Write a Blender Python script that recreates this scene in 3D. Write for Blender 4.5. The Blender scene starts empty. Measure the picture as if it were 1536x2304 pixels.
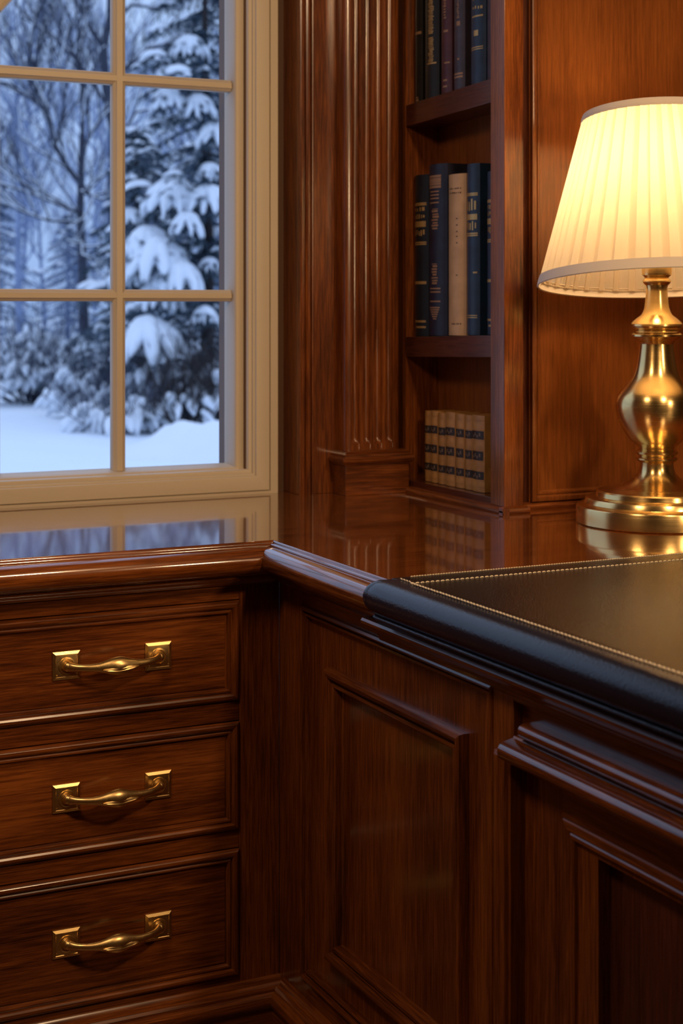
import bpy, math, random
from mathutils import Vector, noise
PI = math.pi
SC = bpy.context.scene
COL = SC.collection

# ------------------------------------------------------------------ camera
CAM = Vector((-1.0591, -2.4534, 1.14))
YAW = math.radians(25.85)
cd = bpy.data.cameras.new('camera')
cam = bpy.data.objects.new('camera', cd); COL.objects.link(cam)
cam.location = CAM
cam.rotation_euler = (PI/2, 0, -YAW)
cd.sensor_fit = 'VERTICAL'; cd.sensor_height = 36.0; cd.sensor_width = 24.0
cd.lens = 36.0*3504/2304
cd.shift_y = -462/2304
cd.clip_start = 0.02; cd.clip_end = 400
cd.dof.use_dof = True; cd.dof.focus_distance = 2.5; cd.dof.aperture_fstop = 6.0
SC.camera = cam
# ------------------------------------------------------------------ view
SC.view_settings.view_transform = 'Standard'
SC.view_settings.look = 'None'
SC.view_settings.gamma = 1
SC.view_settings.use_curve_mapping = False
SC.view_settings.exposure = 0.0
# ------------------------------------------------------------------ world: overcast dusk sky
W = bpy.data.worlds.new('dusk_sky'); SC.world = W; W.use_nodes = True
nt = W.node_tree; nt.nodes.clear()
tc = nt.nodes.new('ShaderNodeTexCoord'); sp = nt.nodes.new('ShaderNodeSeparateXYZ')
rp = nt.nodes.new('ShaderNodeValToRGB'); bg = nt.nodes.new('ShaderNodeBackground'); wo = nt.nodes.new('ShaderNodeOutputWorld')
nt.links.new(tc.outputs['Generated'], sp.inputs[0]); nt.links.new(sp.outputs['Z'], rp.inputs[0])
nt.links.new(rp.outputs[0], bg.inputs[0]); nt.links.new(bg.outputs[0], wo.inputs[0])
e = rp.color_ramp.elements
e[0].position = 0.0; e[0].color = (0.34, 0.50, 0.86, 1)
e[1].position = 0.75; e[1].color = (0.80, 1.02, 1.50, 1)
m_ = e.new(0.16); m_.color = (0.46, 0.65, 1.04, 1)
bg.inputs[1].default_value = 1.0

def area(name, loc, size, power, color, target, size_y=None, shape='SQUARE', portal=False):
    l = bpy.data.lights.new(name, 'AREA'); l.energy = power; l.color = color; l.size = size; l.shape = shape
    if size_y: l.shape = 'RECTANGLE'; l.size_y = size_y
    o = bpy.data.objects.new(name, l); COL.objects.link(o); o.location = loc
    o.rotation_euler = (Vector(target)-Vector(loc)).to_track_quat('-Z', 'Y').to_euler()
    if portal: l.cycles.is_portal = True
    return o
# the ceiling lamp over the desk and daylight guided through the window opening
area('ceiling_lamp_light', (0.20, -1.95, 2.32), 0.20, 20, (1.0, 0.66, 0.36), (-0.1, -0.2, 0.4), shape='DISK')
area('room_fill_light', (-1.25, -0.95, 2.38), 0.45, 16, (1.0, 0.68, 0.40), (0.1, -0.2, 0.4), shape='DISK')  # added unseen fill, brightens the desk faces turned left
area('highlight_fill_light', (0.75, -2.35, 1.58), 0.20, 12, (1.0, 0.66, 0.36), (0.2, 0.5, 1.2), shape='DISK')  # added unseen light for streak highlights on pilaster and casing
area('window_portal', (-0.72, 0.80, 1.50), 1.9, 1, (1, 1, 1), (-0.72, -1.0, 1.50), size_y=1.45, portal=True)

# ------------------------------------------------------------------ materials
def newmat(name):
    m = bpy.data.materials.new(name); m.use_nodes = True
    n = m.node_tree; n.nodes.clear()
    out = n.nodes.new('ShaderNodeOutputMaterial'); b = n.nodes.new('ShaderNodeBsdfPrincipled')
    n.links.new(b.outputs[0], out.inputs[0])
    return m, n, b, out
def ramp(n, stops):
    r = n.nodes.new('ShaderNodeValToRGB'); el = r.color_ramp.elements
    el[0].position = stops[0][0]; el[0].color = (*stops[0][1], 1)
    el[1].position = stops[-1][0]; el[1].color = (*stops[-1][1], 1)
    for p, c in stops[1:-1]:
        q = el.new(p); q.color = (*c, 1)
    return r
def plain(name, col, rough=0.5, metal=0, coat=0, spec=0.5, bump=None, var=None):
    m, n, b, out = newmat(name)
    b.inputs['Base Color'].default_value = (*col, 1); b.inputs['Roughness'].default_value = rough
    b.inputs['Metallic'].default_value = metal; b.inputs['Coat Weight'].default_value = coat
    b.inputs['Specular IOR Level'].default_value = spec
    t = n.nodes.new('ShaderNodeTexCoord')
    if bump:
        nz = n.nodes.new('ShaderNodeTexNoise'); nz.inputs['Scale'].default_value = bump[0]; nz.inputs['Detail'].default_value = 4
        n.links.new(t.outputs['Object'], nz.inputs['Vector'])
        bp = n.nodes.new('ShaderNodeBump'); bp.inputs['Strength'].default_value = bump[1]; bp.inputs['Distance'].default_value = bump[2]
        n.links.new(nz.outputs[0], bp.inputs['Height']); n.links.new(bp.outputs[0], b.inputs['Normal'])
    if var:
        nz = n.nodes.new('ShaderNodeTexNoise'); nz.inputs['Scale'].default_value = var[0]; nz.inputs['Detail'].default_value = 5
        n.links.new(t.outputs['Object'], nz.inputs['Vector'])
        r = ramp(n, [(0.3, var[1]), (0.7, col)])
        n.links.new(nz.outputs[0], r.inputs[0]); n.links.new(r.outputs[0], b.inputs['Base Color'])
    return m
def wood(name, axis, dark, mid, light, rough=0.28, coat=0.6, coat_rough=0.16, k=1.0):
    m, n, b, out = newmat(name)
    t = n.nodes.new('ShaderNodeTexCoord')
    def noise_node(long, across, detail, rgh, dist):
        mp = n.nodes.new('ShaderNodeMapping')
        s = [across]*3; s['xyz'.index(axis)] = long
        mp.inputs['Scale'].default_value = s
        n.links.new(t.outputs['Object'], mp.inputs['Vector'])
        z = n.nodes.new('ShaderNodeTexNoise'); z.inputs['Scale'].default_value = 1
        z.inputs['Detail'].default_value = detail; z.inputs['Roughness'].default_value = rgh; z.inputs['Distortion'].default_value = dist
        n.links.new(mp.outputs[0], z.inputs['Vector']); return z
    broad = noise_node(1.2*k, 9*k, 4, 0.55, 0.6)
    fine = noise_node(10*k, 260*k, 6, 0.65, 0.3)
    pore = noise_node(28*k, 900*k, 2, 0.5, 0)
    def mixf(a, bb, f):
        mx = n.nodes.new('ShaderNodeMix'); mx.inputs[0].default_value = f
        n.links.new(a, mx.inputs[2]); n.links.new(bb, mx.inputs[3]); return mx.outputs[0]
    h = mixf(broad.outputs[0], fine.outputs[0], 0.58)
    h2 = mixf(h, pore.outputs[0], 0.20)
    r = ramp(n, [(0.38, dark), (0.49, mid), (0.62, light)])
    n.links.new(h2, r.inputs[0]); n.links.new(r.outputs[0], b.inputs['Base Color'])
    b.inputs['Roughness'].default_value = rough; b.inputs['Coat Weight'].default_value = coat
    b.inputs['Coat Roughness'].default_value = coat_rough; b.inputs['Specular IOR Level'].default_value = 0.35
    bp = n.nodes.new('ShaderNodeBump'); bp.inputs['Strength'].default_value = 0.07; bp.inputs['Distance'].default_value = 0.0005
    n.links.new(h2, bp.inputs['Height']); n.links.new(bp.outputs[0], b.inputs['Normal'])
    return m
DK, MD, LT = (0.042, 0.0100, 0.0030), (0.140, 0.0355, 0.0068), (0.300, 0.086, 0.0160)
M = {}
for a in 'xyz':
    M['wood_'+a] = wood('mahogany_'+a, a, DK, MD, LT)
M['wood_panel'] = wood('panel_mahogany', 'z', (0.110, 0.031, 0.0065), (0.180, 0.052, 0.0105), (0.265, 0.082, 0.0165), rough=0.3, coat=0.5, coat_rough=0.18)
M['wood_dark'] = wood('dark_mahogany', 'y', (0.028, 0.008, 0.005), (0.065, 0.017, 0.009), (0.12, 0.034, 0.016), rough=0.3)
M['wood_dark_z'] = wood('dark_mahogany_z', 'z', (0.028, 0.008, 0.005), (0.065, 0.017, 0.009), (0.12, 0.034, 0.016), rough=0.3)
M['wood_top'] = wood('polished_mahogany', 'x', (0.060, 0.015, 0.0038), (0.150, 0.040, 0.008), (0.27, 0.080, 0.016), rough=0.16, coat=1.0, coat_rough=0.045, k=0.8)
M['wood_top'].node_tree.nodes['Principled BSDF'].inputs['Coat IOR'].default_value = 1.85
M['nose_x'] = wood('nosing_mahogany_x', 'x', DK, MD, LT, rough=0.2, coat=1.0, coat_rough=0.07)
M['nose_y'] = wood('nosing_mahogany_y', 'y', DK, MD, LT, rough=0.2, coat=1.0, coat_rough=0.07)
M['cream'] = plain('cream_paint', (0.54, 0.455, 0.345), 0.42, coat=0.0, bump=(60, 0.05, 0.001))
M['wall'] = plain('room_paint', (0.14, 0.070, 0.035), 0.6, bump=(40, 0.1, 0.002))
M['ceiling'] = plain('ceiling_paint', (0.34, 0.25, 0.17), 0.8, bump=(40, 0.1, 0.002))
M['floor'] = wood('floor_boards', 'y', (0.03, 0.012, 0.006), (0.07, 0.028, 0.012), (0.12, 0.05, 0.02), rough=0.35, coat=0.2)
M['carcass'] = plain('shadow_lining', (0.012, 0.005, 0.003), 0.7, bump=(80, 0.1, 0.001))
def brass(name, col, rough, scale, bumpv):
    m, n, b, out = newmat(name)
    b.inputs['Base Color'].default_value = (*col, 1); b.inputs['Metallic'].default_value = 1
    t = n.nodes.new('ShaderNodeTexCoord'); mp = n.nodes.new('ShaderNodeMapping'); mp.inputs['Scale'].default_value = scale
    z = n.nodes.new('ShaderNodeTexNoise'); z.inputs['Scale'].default_value = 1; z.inputs['Detail'].default_value = 4
    n.links.new(t.outputs['Object'], mp.inputs['Vector']); n.links.new(mp.outputs[0], z.inputs['Vector'])
    mr = n.nodes.new('ShaderNodeMapRange'); mr.inputs['To Min'].default_value = rough*0.75; mr.inputs['To Max'].default_value = rough*1.3
    n.links.new(z.outputs[0], mr.inputs['Value']); n.links.new(mr.outputs[0], b.inputs['Roughness'])
    bp = n.nodes.new('ShaderNodeBump'); bp.inputs['Strength'].default_value = bumpv; bp.inputs['Distance'].default_value = 0.0004
    n.links.new(z.outputs[0], bp.inputs['Height']); n.links.new(bp.outputs[0], b.inputs['Normal'])
    if name == 'brushed_brass':      # turned metal, brushed around the axis
        tg = n.nodes.new('ShaderNodeTangent'); tg.direction_type = 'RADIAL'; tg.axis = 'Z'
        b.inputs['Anisotropic'].default_value = 0.65; b.inputs['Anisotropic Rotation'].default_value = 0.25
        n.links.new(tg.outputs[0], b.inputs['Tangent'])
    return m
M['brass'] = brass('brushed_brass', (0.84, 0.60, 0.25), 0.24, (6, 6, 600), 0.15)
M['brass_satin'] = brass('satin_brass', (0.80, 0.56, 0.24), 0.33, (200, 200, 200), 0.06)
M['gilt'] = plain('gilt', (0.55, 0.36, 0.14), 0.4, metal=0.6, bump=(900, 0.5, 0.0005))
M['gilt_dull'] = plain('gilt_rubbed', (0.33, 0.19, 0.11), 0.5, metal=0.3, bump=(900, 0.5, 0.0005))
M['ink'] = plain('ink', (0.02, 0.012, 0.01), 0.6, bump=(900, 0.3, 0.0003))
M['label'] = plain('label_leather', (0.018, 0.010, 0.007), 0.5, bump=(500, 0.4, 0.0006))
M['label_gilt'] = plain('label_ornament', (0.16, 0.11, 0.08), 0.5, bump=(500, 0.4, 0.0006))
M['pages'] = plain('page_edges', (0.45, 0.30, 0.14), 0.8, bump=(700, 0.6, 0.0005))
M['thread'] = plain('waxed_thread', (0.85, 0.72, 0.52), 0.6, bump=(2500, 0.6, 0.0003))
M['linen'] = plain('linen_trim', (0.72, 0.63, 0.55), 0.85, bump=(1400, 0.5, 0.0004))

def cloth(name, col, vary):
    m = plain(name, col, 0.45, bump=(500, 0.4, 0.0005), var=(30, vary)); return m
M['navy'] = cloth('navy_cloth', (0.010, 0.015, 0.028), (0.006, 0.009, 0.016))
M['indigo'] = cloth('indigo_cloth', (0.014, 0.016, 0.045), (0.008, 0.008, 0.020))
M['blue'] = cloth('blue_cloth', (0.014, 0.040, 0.090), (0.008, 0.020, 0.045))
M['parch'] = cloth('parchment', (0.56, 0.35, 0.18), (0.44, 0.27, 0.13))
M['black'] = cloth('black_cloth', (0.009, 0.009, 0.010), (0.005, 0.005, 0.006))
M['maroon'] = cloth('maroon_cloth', (0.085, 0.022, 0.030), (0.045, 0.012, 0.018))
M['slate'] = cloth('slate_cloth', (0.055, 0.045, 0.070), (0.030, 0.024, 0.036))
M['calf'] = cloth('tan_calf', (0.52, 0.27, 0.085), (0.30, 0.145, 0.040))

def leather(name, col, rough, bs=420, st=0.55):
    m, n, b, out = newmat(name)
    b.inputs['Base Color'].default_value = (*col, 1); b.inputs['Roughness'].default_value = rough
    b.inputs['Specular IOR Level'].default_value = 0.42
    t = n.nodes.new('ShaderNodeTexCoord')
    v = n.nodes.new('ShaderNodeTexVoronoi'); v.inputs['Scale'].default_value = bs; v.feature = 'F1'
    z = n.nodes.new('ShaderNodeTexNoise'); z.inputs['Scale'].default_value = bs*0.5; z.inputs['Detail'].default_value = 6
    n.links.new(t.outputs['Object'], v.inputs['Vector']); n.links.new(t.outputs['Object'], z.inputs['Vector'])
    ad = n.nodes.new('ShaderNodeMath'); ad.operation = 'ADD'
    n.links.new(v.outputs['Distance'], ad.inputs[0]); n.links.new(z.outputs[0], ad.inputs[1])
    bp = n.nodes.new('ShaderNodeBump'); bp.inputs['Strength'].default_value = st; bp.inputs['Distance'].default_value = 0.0007
    n.links.new(ad.outputs[0], bp.inputs['Height']); n.links.new(bp.outputs[0], b.inputs['Normal'])
    return m
M['leather'] = leather('black_leather', (0.010, 0.007, 0.006), 0.27)
M['leather_roll'] = leather('black_leather_window_tint', (0.008, 0.013, 0.028), 0.23, 380, 0.28)  # blue of the window's reflection tinted into the base colour

def shade_mat():
    m = bpy.data.materials.new('pleated_silk'); m.use_nodes = True; n = m.node_tree; n.nodes.clear()
    out = n.nodes.new('ShaderNodeOutputMaterial')
    d = n.nodes.new('ShaderNodeBsdfDiffuse'); d.inputs[0].default_value = (0.80, 0.70, 0.58, 1)
    t = n.nodes.new('ShaderNodeBsdfTranslucent'); t.inputs[0].default_value = (0.92, 0.80, 0.60, 1)
    mx = n.nodes.new('ShaderNodeMixShader'); mx.inputs[0].default_value = 0.55
    tx = n.nodes.new('ShaderNodeTexCoord'); z = n.nodes.new('ShaderNodeTexNoise'); z.inputs['Scale'].default_value = 900
    bp = n.nodes.new('ShaderNodeBump'); bp.inputs['Strength'].default_value = 0.15; bp.inputs['Distance'].default_value = 0.0003
    n.links.new(tx.outputs['Object'], z.inputs['Vector']); n.links.new(z.outputs[0], bp.inputs['Height'])
    n.links.new(bp.outputs[0], d.inputs['Normal'])
    n.links.new(d.outputs[0], mx.inputs[1]); n.links.new(t.outputs[0], mx.inputs[2]); n.links.new(mx.outputs[0], out.inputs[0])
    return m
M['silk'] = shade_mat()
def fold_mat():
    m = shade_mat(); m.name = 'silk_fold'; n = m.node_tree
    out = [x for x in n.nodes if x.type == 'OUTPUT_MATERIAL'][0]; src = out.inputs[0].links[0].from_socket
    tr = n.nodes.new('ShaderNodeBsdfTransparent'); mx = n.nodes.new('ShaderNodeMixShader'); mx.inputs[0].default_value = 0.5
    n.links.new(tr.outputs[0], mx.inputs[1]); n.links.new(src, mx.inputs[2]); n.links.new(mx.outputs[0], out.inputs[0]); return m
M['silk_fold'] = fold_mat()
def emit(name, col, s):
    m = bpy.data.materials.new(name); m.use_nodes = True; n = m.node_tree; n.nodes.clear()
    out = n.nodes.new('ShaderNodeOutputMaterial'); em = n.nodes.new('ShaderNodeEmission')
    em.inputs[0].default_value = (*col, 1); em.inputs[1].default_value = s
    n.links.new(em.outputs[0], out.inputs[0]); return m
M['bulb'] = emit('lit_bulb', (1.0, 0.67, 0.33), 92)
def glass_mat():
    m = bpy.data.materials.new('window_glass'); m.use_nodes = True; n = m.node_tree; n.nodes.clear()
    out = n.nodes.new('ShaderNodeOutputMaterial')
    tr = n.nodes.new('ShaderNodeBsdfTransparent'); tr.inputs[0].default_value = (0.95, 0.97, 0.98, 1)
    n.links.new(tr.outputs[0], out.inputs[0]); return m
M['glass'] = glass_mat()
M['snow'] = plain('snow', (0.80, 0.84, 0.90), 0.75, spec=0.2, bump=(6, 0.4, 0.05))
M['ground_snow'] = plain('ground_snow', (0.80, 0.86, 0.93), 0.75, spec=0.2, bump=(1.5, 0.5, 0.15))
M['bark'] = plain('winter_bark', (0.035, 0.035, 0.050), 0.9, var=(12, (0.07, 0.08, 0.12)))
M['haze_bark'] = plain('haze_tinted_bark', (0.15, 0.19, 0.30), 0.9, var=(3, (0.30, 0.37, 0.54)))  # distance haze painted into the bark as a paler, bluer colour
M['red_bark'] = plain('spruce_bark', (0.045, 0.028, 0.022), 0.9, var=(10, (0.03, 0.03, 0.035)))
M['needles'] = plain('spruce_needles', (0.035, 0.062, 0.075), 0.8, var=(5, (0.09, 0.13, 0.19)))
M['far_needles'] = plain('haze_tinted_needles', (0.09, 0.14, 0.23), 0.85, var=(2, (0.24, 0.31, 0.46)))  # far needles lightened and blued to paint in distance haze

# ------------------------------------------------------------------ mesh helpers
class MB:
    def __init__(s): s.v = []; s.f = []; s.cross = set()
    def add(s, vs, fs):
        b = len(s.v); s.v += [tuple(p) for p in vs]; s.f += [tuple(b+i for i in f) for f in fs]; return s
    def box(s, x0, x1, y0, y1, z0, z1):
        return s.add([(x0,y0,z0),(x1,y0,z0),(x1,y1,z0),(x0,y1,z0),(x0,y0,z1),(x1,y0,z1),(x1,y1,z1),(x0,y1,z1)],
                     [(0,3,2,1),(4,5,6,7),(0,1,5,4),(1,2,6,5),(2,3,7,6),(3,0,4,7)])
    def prism(s, prof, a0, a1, mp):
        """closed 2D profile extruded; mp(u,v,a)->xyz"""
        n = len(prof)
        vs = [mp(u, v, a0) for u, v in prof]+[mp(u, v, a1) for u, v in prof]
        fs = [(i, (i+1) % n, n+(i+1) % n, n+i) for i in range(n)]+[tuple(range(n))[::-1], tuple(range(n, 2*n))]
        return s.add(vs, fs)
    def frame(s, u0, v0, u1, v1, prof, mp, fill=True, back=None):
        """mitred rectangle of mouldings; prof = [(inset,height)], mp(u,v,h)->xyz"""
        vs = []; fs = []
        for i, h in prof:
            vs += [mp(u0+i, v0+i, h), mp(u1-i, v0+i, h), mp(u1-i, v1-i, h), mp(u0+i, v1-i, h)]
        for k in range(len(prof)-1):
            for j in range(4):
                a = 4*k+j; b = 4*k+(j+1) % 4; fs.append((a, b, b+4, a+4))
                if j % 2: s.cross.add(len(s.f)+len(fs)-1)
        if fill:
            k = 4*(len(prof)-1); fs.append((k, k+1, k+2, k+3))
        if back: fs.append((3, 2, 1, 0))
        return s.add(vs, fs)
    def lathe(s, prof, n=64, c=(0,0,0), cap=True):
        vs = []; fs = []
        for r, z in prof:
            for j in range(n):
                a = 2*PI*j/n; vs.append((c[0]+r*math.cos(a), c[1]+r*math.sin(a), c[2]+z))
        for i in range(len(prof)-1):
            for j in range(n):
                k = (j+1) % n; fs.append((i*n+j, i*n+k, (i+1)*n+k, (i+1)*n+j))
        if cap:
            fs.append(tuple(range(n))[::-1]); fs.append(tuple(range((len(prof)-1)*n, len(prof)*n)))
        return s.add(vs, fs)
    def tube(s, path, radii, n=8, squash=None, cap=True):
        path = [Vector(p) for p in path]; vs = []; fs = []; up = None
        for i, p in enumerate(path):
            d = (path[min(i+1, len(path)-1)]-path[max(i-1, 0)])
            if d.length < 1e-9: d = Vector((0,0,1))
            d.normalize()
            if up is None:
                up = Vector((0,0,1)) if abs(d.z) < 0.9 else Vector((1,0,0))
            a = d.cross(up); a.normalize(); b = a.cross(d); up = b
            r = radii[i]; r1, r2 = r if isinstance(r, tuple) else (r, r)
            for j in range(n):
                t = 2*PI*j/n; vs.append(p+a*math.cos(t)*r1+b*math.sin(t)*r2)
        for i in range(len(path)-1):
            for j in range(n):
                k = (j+1) % n; fs.append((i*n+j, i*n+k, (i+1)*n+k, (i+1)*n+j))
        if cap: fs.append(tuple(range(n))[::-1]); fs.append(tuple(range((len(path)-1)*n, len(path)*n)))
        return s.add(vs, fs)
    def ball(s, c, r, nu=16, nv=10):
        vs = []; fs = []; rx, ry, rz = r if isinstance(r, tuple) else (r, r, r)
        for i in range(1, nv):
            t = PI*i/nv
            for j in range(nu):
                a = 2*PI*j/nu; vs.append((c[0]+rx*math.sin(t)*math.cos(a), c[1]+ry*math.sin(t)*math.sin(a), c[2]+rz*math.cos(t)))
        for i in range(nv-2):
            for j in range(nu):
                k = (j+1) % nu; fs.append((i*nu+j, (i+1)*nu+j, (i+1)*nu+k, i*nu+k))
        vs += [(c[0], c[1], c[2]+rz), (c[0], c[1], c[2]-rz)]; t_ = len(vs)-2
        for j in range(nu):
            k = (j+1) % nu; fs.append((t_, j, k)); fs.append((t_+1, (nv-2)*nu+k, (nv-2)*nu+j))
        return s.add(vs, fs)
    def build(s, name, mat, parent=None, bevel=0, angle=35, origin=None, mat2=None):
        if origin is None:
            origin = world_origin(parent) if parent else Vector((0,0,0))
        me = bpy.data.meshes.new(name)
        me.from_pydata([(p[0]-origin[0], p[1]-origin[1], p[2]-origin[2]) for p in s.v], [], s.f)
        me.update()
        if mat2 and s.cross:
            me.materials.append(M[mat]); me.materials.append(M[mat2])
            for i in s.cross: me.polygons[i].material_index = 1
        import bmesh
        bm = bmesh.new(); bm.from_mesh(me); bmesh.ops.recalc_face_normals(bm, faces=bm.faces); bm.to_mesh(me); bm.free()
        if not me.materials: me.materials.append(M[mat] if isinstance(mat, str) else mat)
        me.shade_smooth(); me.set_sharp_from_angle(angle=math.radians(angle))
        o = bpy.data.objects.new(name, me); COL.objects.link(o)
        if parent: o.parent = parent
        else: o.location = origin
        if bevel:
            b = o.modifiers.new('bevel', 'BEVEL'); b.width = bevel; b.segments = 2; b.limit_method = 'ANGLE'; b.angle_limit = math.radians(40)
        return o
def world_origin(o):
    v = Vector((0,0,0))
    while o: v += o.location; o = o.parent
    return v
def thing(name, loc, label, cat, group=None, kind=None):
    o = bpy.data.objects.new(name, None); COL.objects.link(o); o.location = loc; o.empty_display_size = 0.05
    return tag(o, label, cat, group, kind)
def tag(o, label, cat, group=None, kind=None):
    o['label'] = label; o['category'] = cat
    if group: o['group'] = group
    if kind: o['kind'] = kind
    return o
def struct(o): o['kind'] = 'structure'; return o
MX = lambda u, v, a: (a, u, v)      # profile (y,z) extruded along x
MY = lambda u, v, a: (u, a, v)      # profile (x,z) extruded along y
MZ = lambda u, v, a: (u, v, a)      # profile (x,y) extruded along z
ZC = 0.74
FLOOR = -0.10; CEIL = 2.45

# ------------------------------------------------------------------ room shell
struct(MB().box(-2.3, 2.7, -4.1, 0.8, FLOOR-0.05, FLOOR).build('floor', 'floor'))
struct(MB().box(-2.3, 2.7, -4.1, 0.8, CEIL, CEIL+0.08).build('ceiling', 'ceiling'))
struct(MB().box(-2.3, -2.2, -4.1, 0.8, FLOOR, CEIL).build('wall_left', 'wall'))
struct(MB().box(-2.2, 2.7, -4.1, -4.0, FLOOR, CEIL).build('wall_back', 'wall'))
struct(MB().box(2.6, 2.7, -4.0, 0.8, FLOOR, CEIL).build('wall_right', 'wall'))
# window wall with its opening
WX0, WX1, WZ0, WZ1 = -1.648, 0.213, 0.775, 2.20
w = MB()
w.box(-2.2, WX0, 0.645, 0.80, FLOOR, CEIL); w.box(WX1, 0.86, 0.645, 0.80, FLOOR, CEIL)
w.box(WX0, WX1, 0.645, 0.80, FLOOR, WZ0); w.box(WX0, WX1, 0.645, 0.80, WZ1, CEIL)
struct(w.build('wall_front', 'wall'))
# window
win = bpy.data.objects.new('window_1', None); COL.objects.link(win); win.location = (-0.7, 0.66, 0.775); struct(win)
mw = lambda y: (lambda u, v, h: (u, y-h, v))
E_ = 0.065
casing = [(0,0),(0,.025),(.017,.025),(.0178,.020),(.0190,.020),(.0198,.025),(.0485,.025),(.0500,.0235),(.0505,.0185),(.0530,.0185),(.0550,.0165),(.0555,.0125),(.0615,.0120),(.0632,.0100),(.0640,-.012)]
MB().frame(WX0-E_, WZ0-E_+.018, WX1+E_, WZ1+E_, casing, mw(.645), fill=False).build('casing', 'cream', win, angle=50)
sash = [(.0,-.03),(0,0),(.004,.0015),(.016,.0015),(.0185,-.001),(.0205,-.010),(.0245,-.034),(.0245,-.05),(0,-.05)]
MB().frame(WX0, WZ0+.001, WX1, WZ1, sash, mw(.655), fill=False).build('sash', 'cream', win, angle=50)
GX0, GX1, GZ0, GZ1 = WX0+.0245, WX1-.0245, WZ0+.0245, WZ1-.0245
hz = [1.1635, 1.6156, 2.068]
vx = [-0.06-0.263*k for k in range(6)]
bar = [(-.0140,.690),(-.0140,.674),(-.011,.671),(-.007,.6695),(-.006,.667),(.006,.667),(.007,.6695),(.011,.671),(.0140,.674),(.0140,.690)]
for x in vx:
    MB().prism([(x+a, y) for a, y in bar], GZ0-.002, GZ1+.002, MZ).build('muntin', 'cream', win, angle=50)
for z in hz:
    MB().prism([(y+.0005, z+a*.9) for a, y in bar], GX0-.002, GX1+.002, MX).build('muntin', 'cream', win, angle=50)
# arched tracery bar in the upper lights
pts = []
for k in range(15):
    t = k/14; pts.append((-0.315+0.255*t, .6775, 1.742+0.19*math.sin(t*PI/2)))
MB().tube(pts, [(.011, .012)]*15, n=8).build('tracery_bar', 'cream', win)
xs = [GX0]+sorted(vx)+[GX1]; zs = [GZ0]+hz+[GZ1]
for i in range(len(xs)-1):
    for j in range(len(zs)-1):
        MB().add([(xs[i]-.001, .684, zs[j]-.001), (xs[i+1]+.001, .684, zs[j]-.001), (xs[i+1]+.001, .684, zs[j+1]+.001), (xs[i]-.001, .684, zs[j+1]+.001)], [(0,1,2,3)]).build('pane', 'glass', win)

# panelled wall behind the lamp (right of the bookcase)
t = MB(); t.box(0.62, 2.6, 0.16, 0.80, ZC+.0005, CEIL)
PW = struct(t.build('wall_panelled', 'wood_panel'))
prof = [(0,.0),(0,.0085),(.003,.010),(.0085,.0105),(.011,.008),(.0125,.0045),(.014,.0065),(.0175,.007),(.020,.004),(.0215,.0005),(.0215,-.006),(.0235,-.006),(.0235,-.001)]
MB().frame(.622, ZC+.014, 1.62, CEIL-.06, prof, mw(.16), fill=True).build('panel_moulding', 'wood_panel', PW, angle=25)
MB().frame(1.66, ZC+.014, 2.58, CEIL-.06, prof, mw(.16), fill=True).build('panel_moulding', 'wood_panel', PW, angle=25)
bead = [(0,0),(-.013,0),(-.0145,.003),(-.0145,.006),(-.012,.0095),(-.008,.011),(-.004,.0115),(0,.013)]
BD = struct(MB().prism([(.160+a, ZC+b) for a, b in bead], 0.588, 2.60, MX).build('baseboard_right', 'wood_x'))

# strip of panelling between window and pilaster
t = MB(); t.box(0.302, 0.545, 0.565, 0.645, ZC+.0005, CEIL)
TR = struct(t.build('trim_1', 'wood_z'))
v = [(0,0),(0,.006),(.003,.008),(.008,.008),(.0105,.005),(.0115,.001),(.013,.001),(.0145,.005),(.018,.0075),(.0225,.0075),(.026,.004),(.0275,.0012),(.0285,.005),(.031,.0055),(.033,.004),(.034,0)]
MB().prism([(.303+a, .565-b) for a, b in v], ZC, CEIL, MZ).build('edge_moulding', 'wood_z', TR, angle=25)

# ------------------------------------------------------------------ fluted pilaster
PL = thing('pilaster', (0.455, 0.54, ZC), 'fluted mahogany pilaster standing on the worktop between window and bookcase', 'pilaster')
x0, x1, yf = 0.3905, 0.5195, 0.520
fl = [x0+.0245+.0265*k for k in range(4)]     # reeds
def shaft_profile(depth):
    p = [(x0, .566), (x0, yf+.002), (x0+.002, yf)]
    w_ = .0178
    for c in [x0+.0245+.0268*k for k in range(4)]:
        p.append((c-w_/2-.0015, yf))
        for j in range(13):
            a = PI*j/12; p.append((c-w_/2*math.cos(a), yf+depth*math.sin(a)**.8 if depth > 0 else yf))
        p.append((c+w_/2+.0015, yf))
    p += [(x1-.002, yf), (x1, yf+.002), (x1, .566)]
    return p
S = MB()
zl = [0.829, 0.846, 0.8475, 0.850, 0.854, 0.860, CEIL]; dl = [0.0, 0.0, .003, .006, .008, .0088, .0088]
rings = [shaft_profile(d) if d > 0 else shaft_profile(1e-6) for d in dl]
n_ = len(rings[0]); vs = []; fs = []
for z, r in zip(zl, rings): vs += [(a, b, z) for a, b in r]
for i in range(len(zl)-1):
    for j in range(n_):
        k = (j+1) % n_; fs.append((i*n_+j, i*n_+k, (i+1)*n_+k, (i+1)*n_+j))
fs.append(tuple(range(n_))[::-1]); fs.append(tuple(range((len(zl)-1)*n_, len(zl)*n_)))
S.add(vs, fs); S.build('fluted_shaft', 'wood_z', PL, angle=50)
MB().box(.3815, .5335, .500, .566, ZC, .8045).build('plinth', 'wood_x', PL, bevel=.001)
bm_ = [(0,.8035),(.0035,.8045),(.0045,.8075),(.0075,.809),(.0095,.813),(.0095,.817),(.0075,.8205),(.003,.8215),(.0025,.8265),(-.001,.829),(-.004,.8335),(-.010,.8335)]
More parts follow.
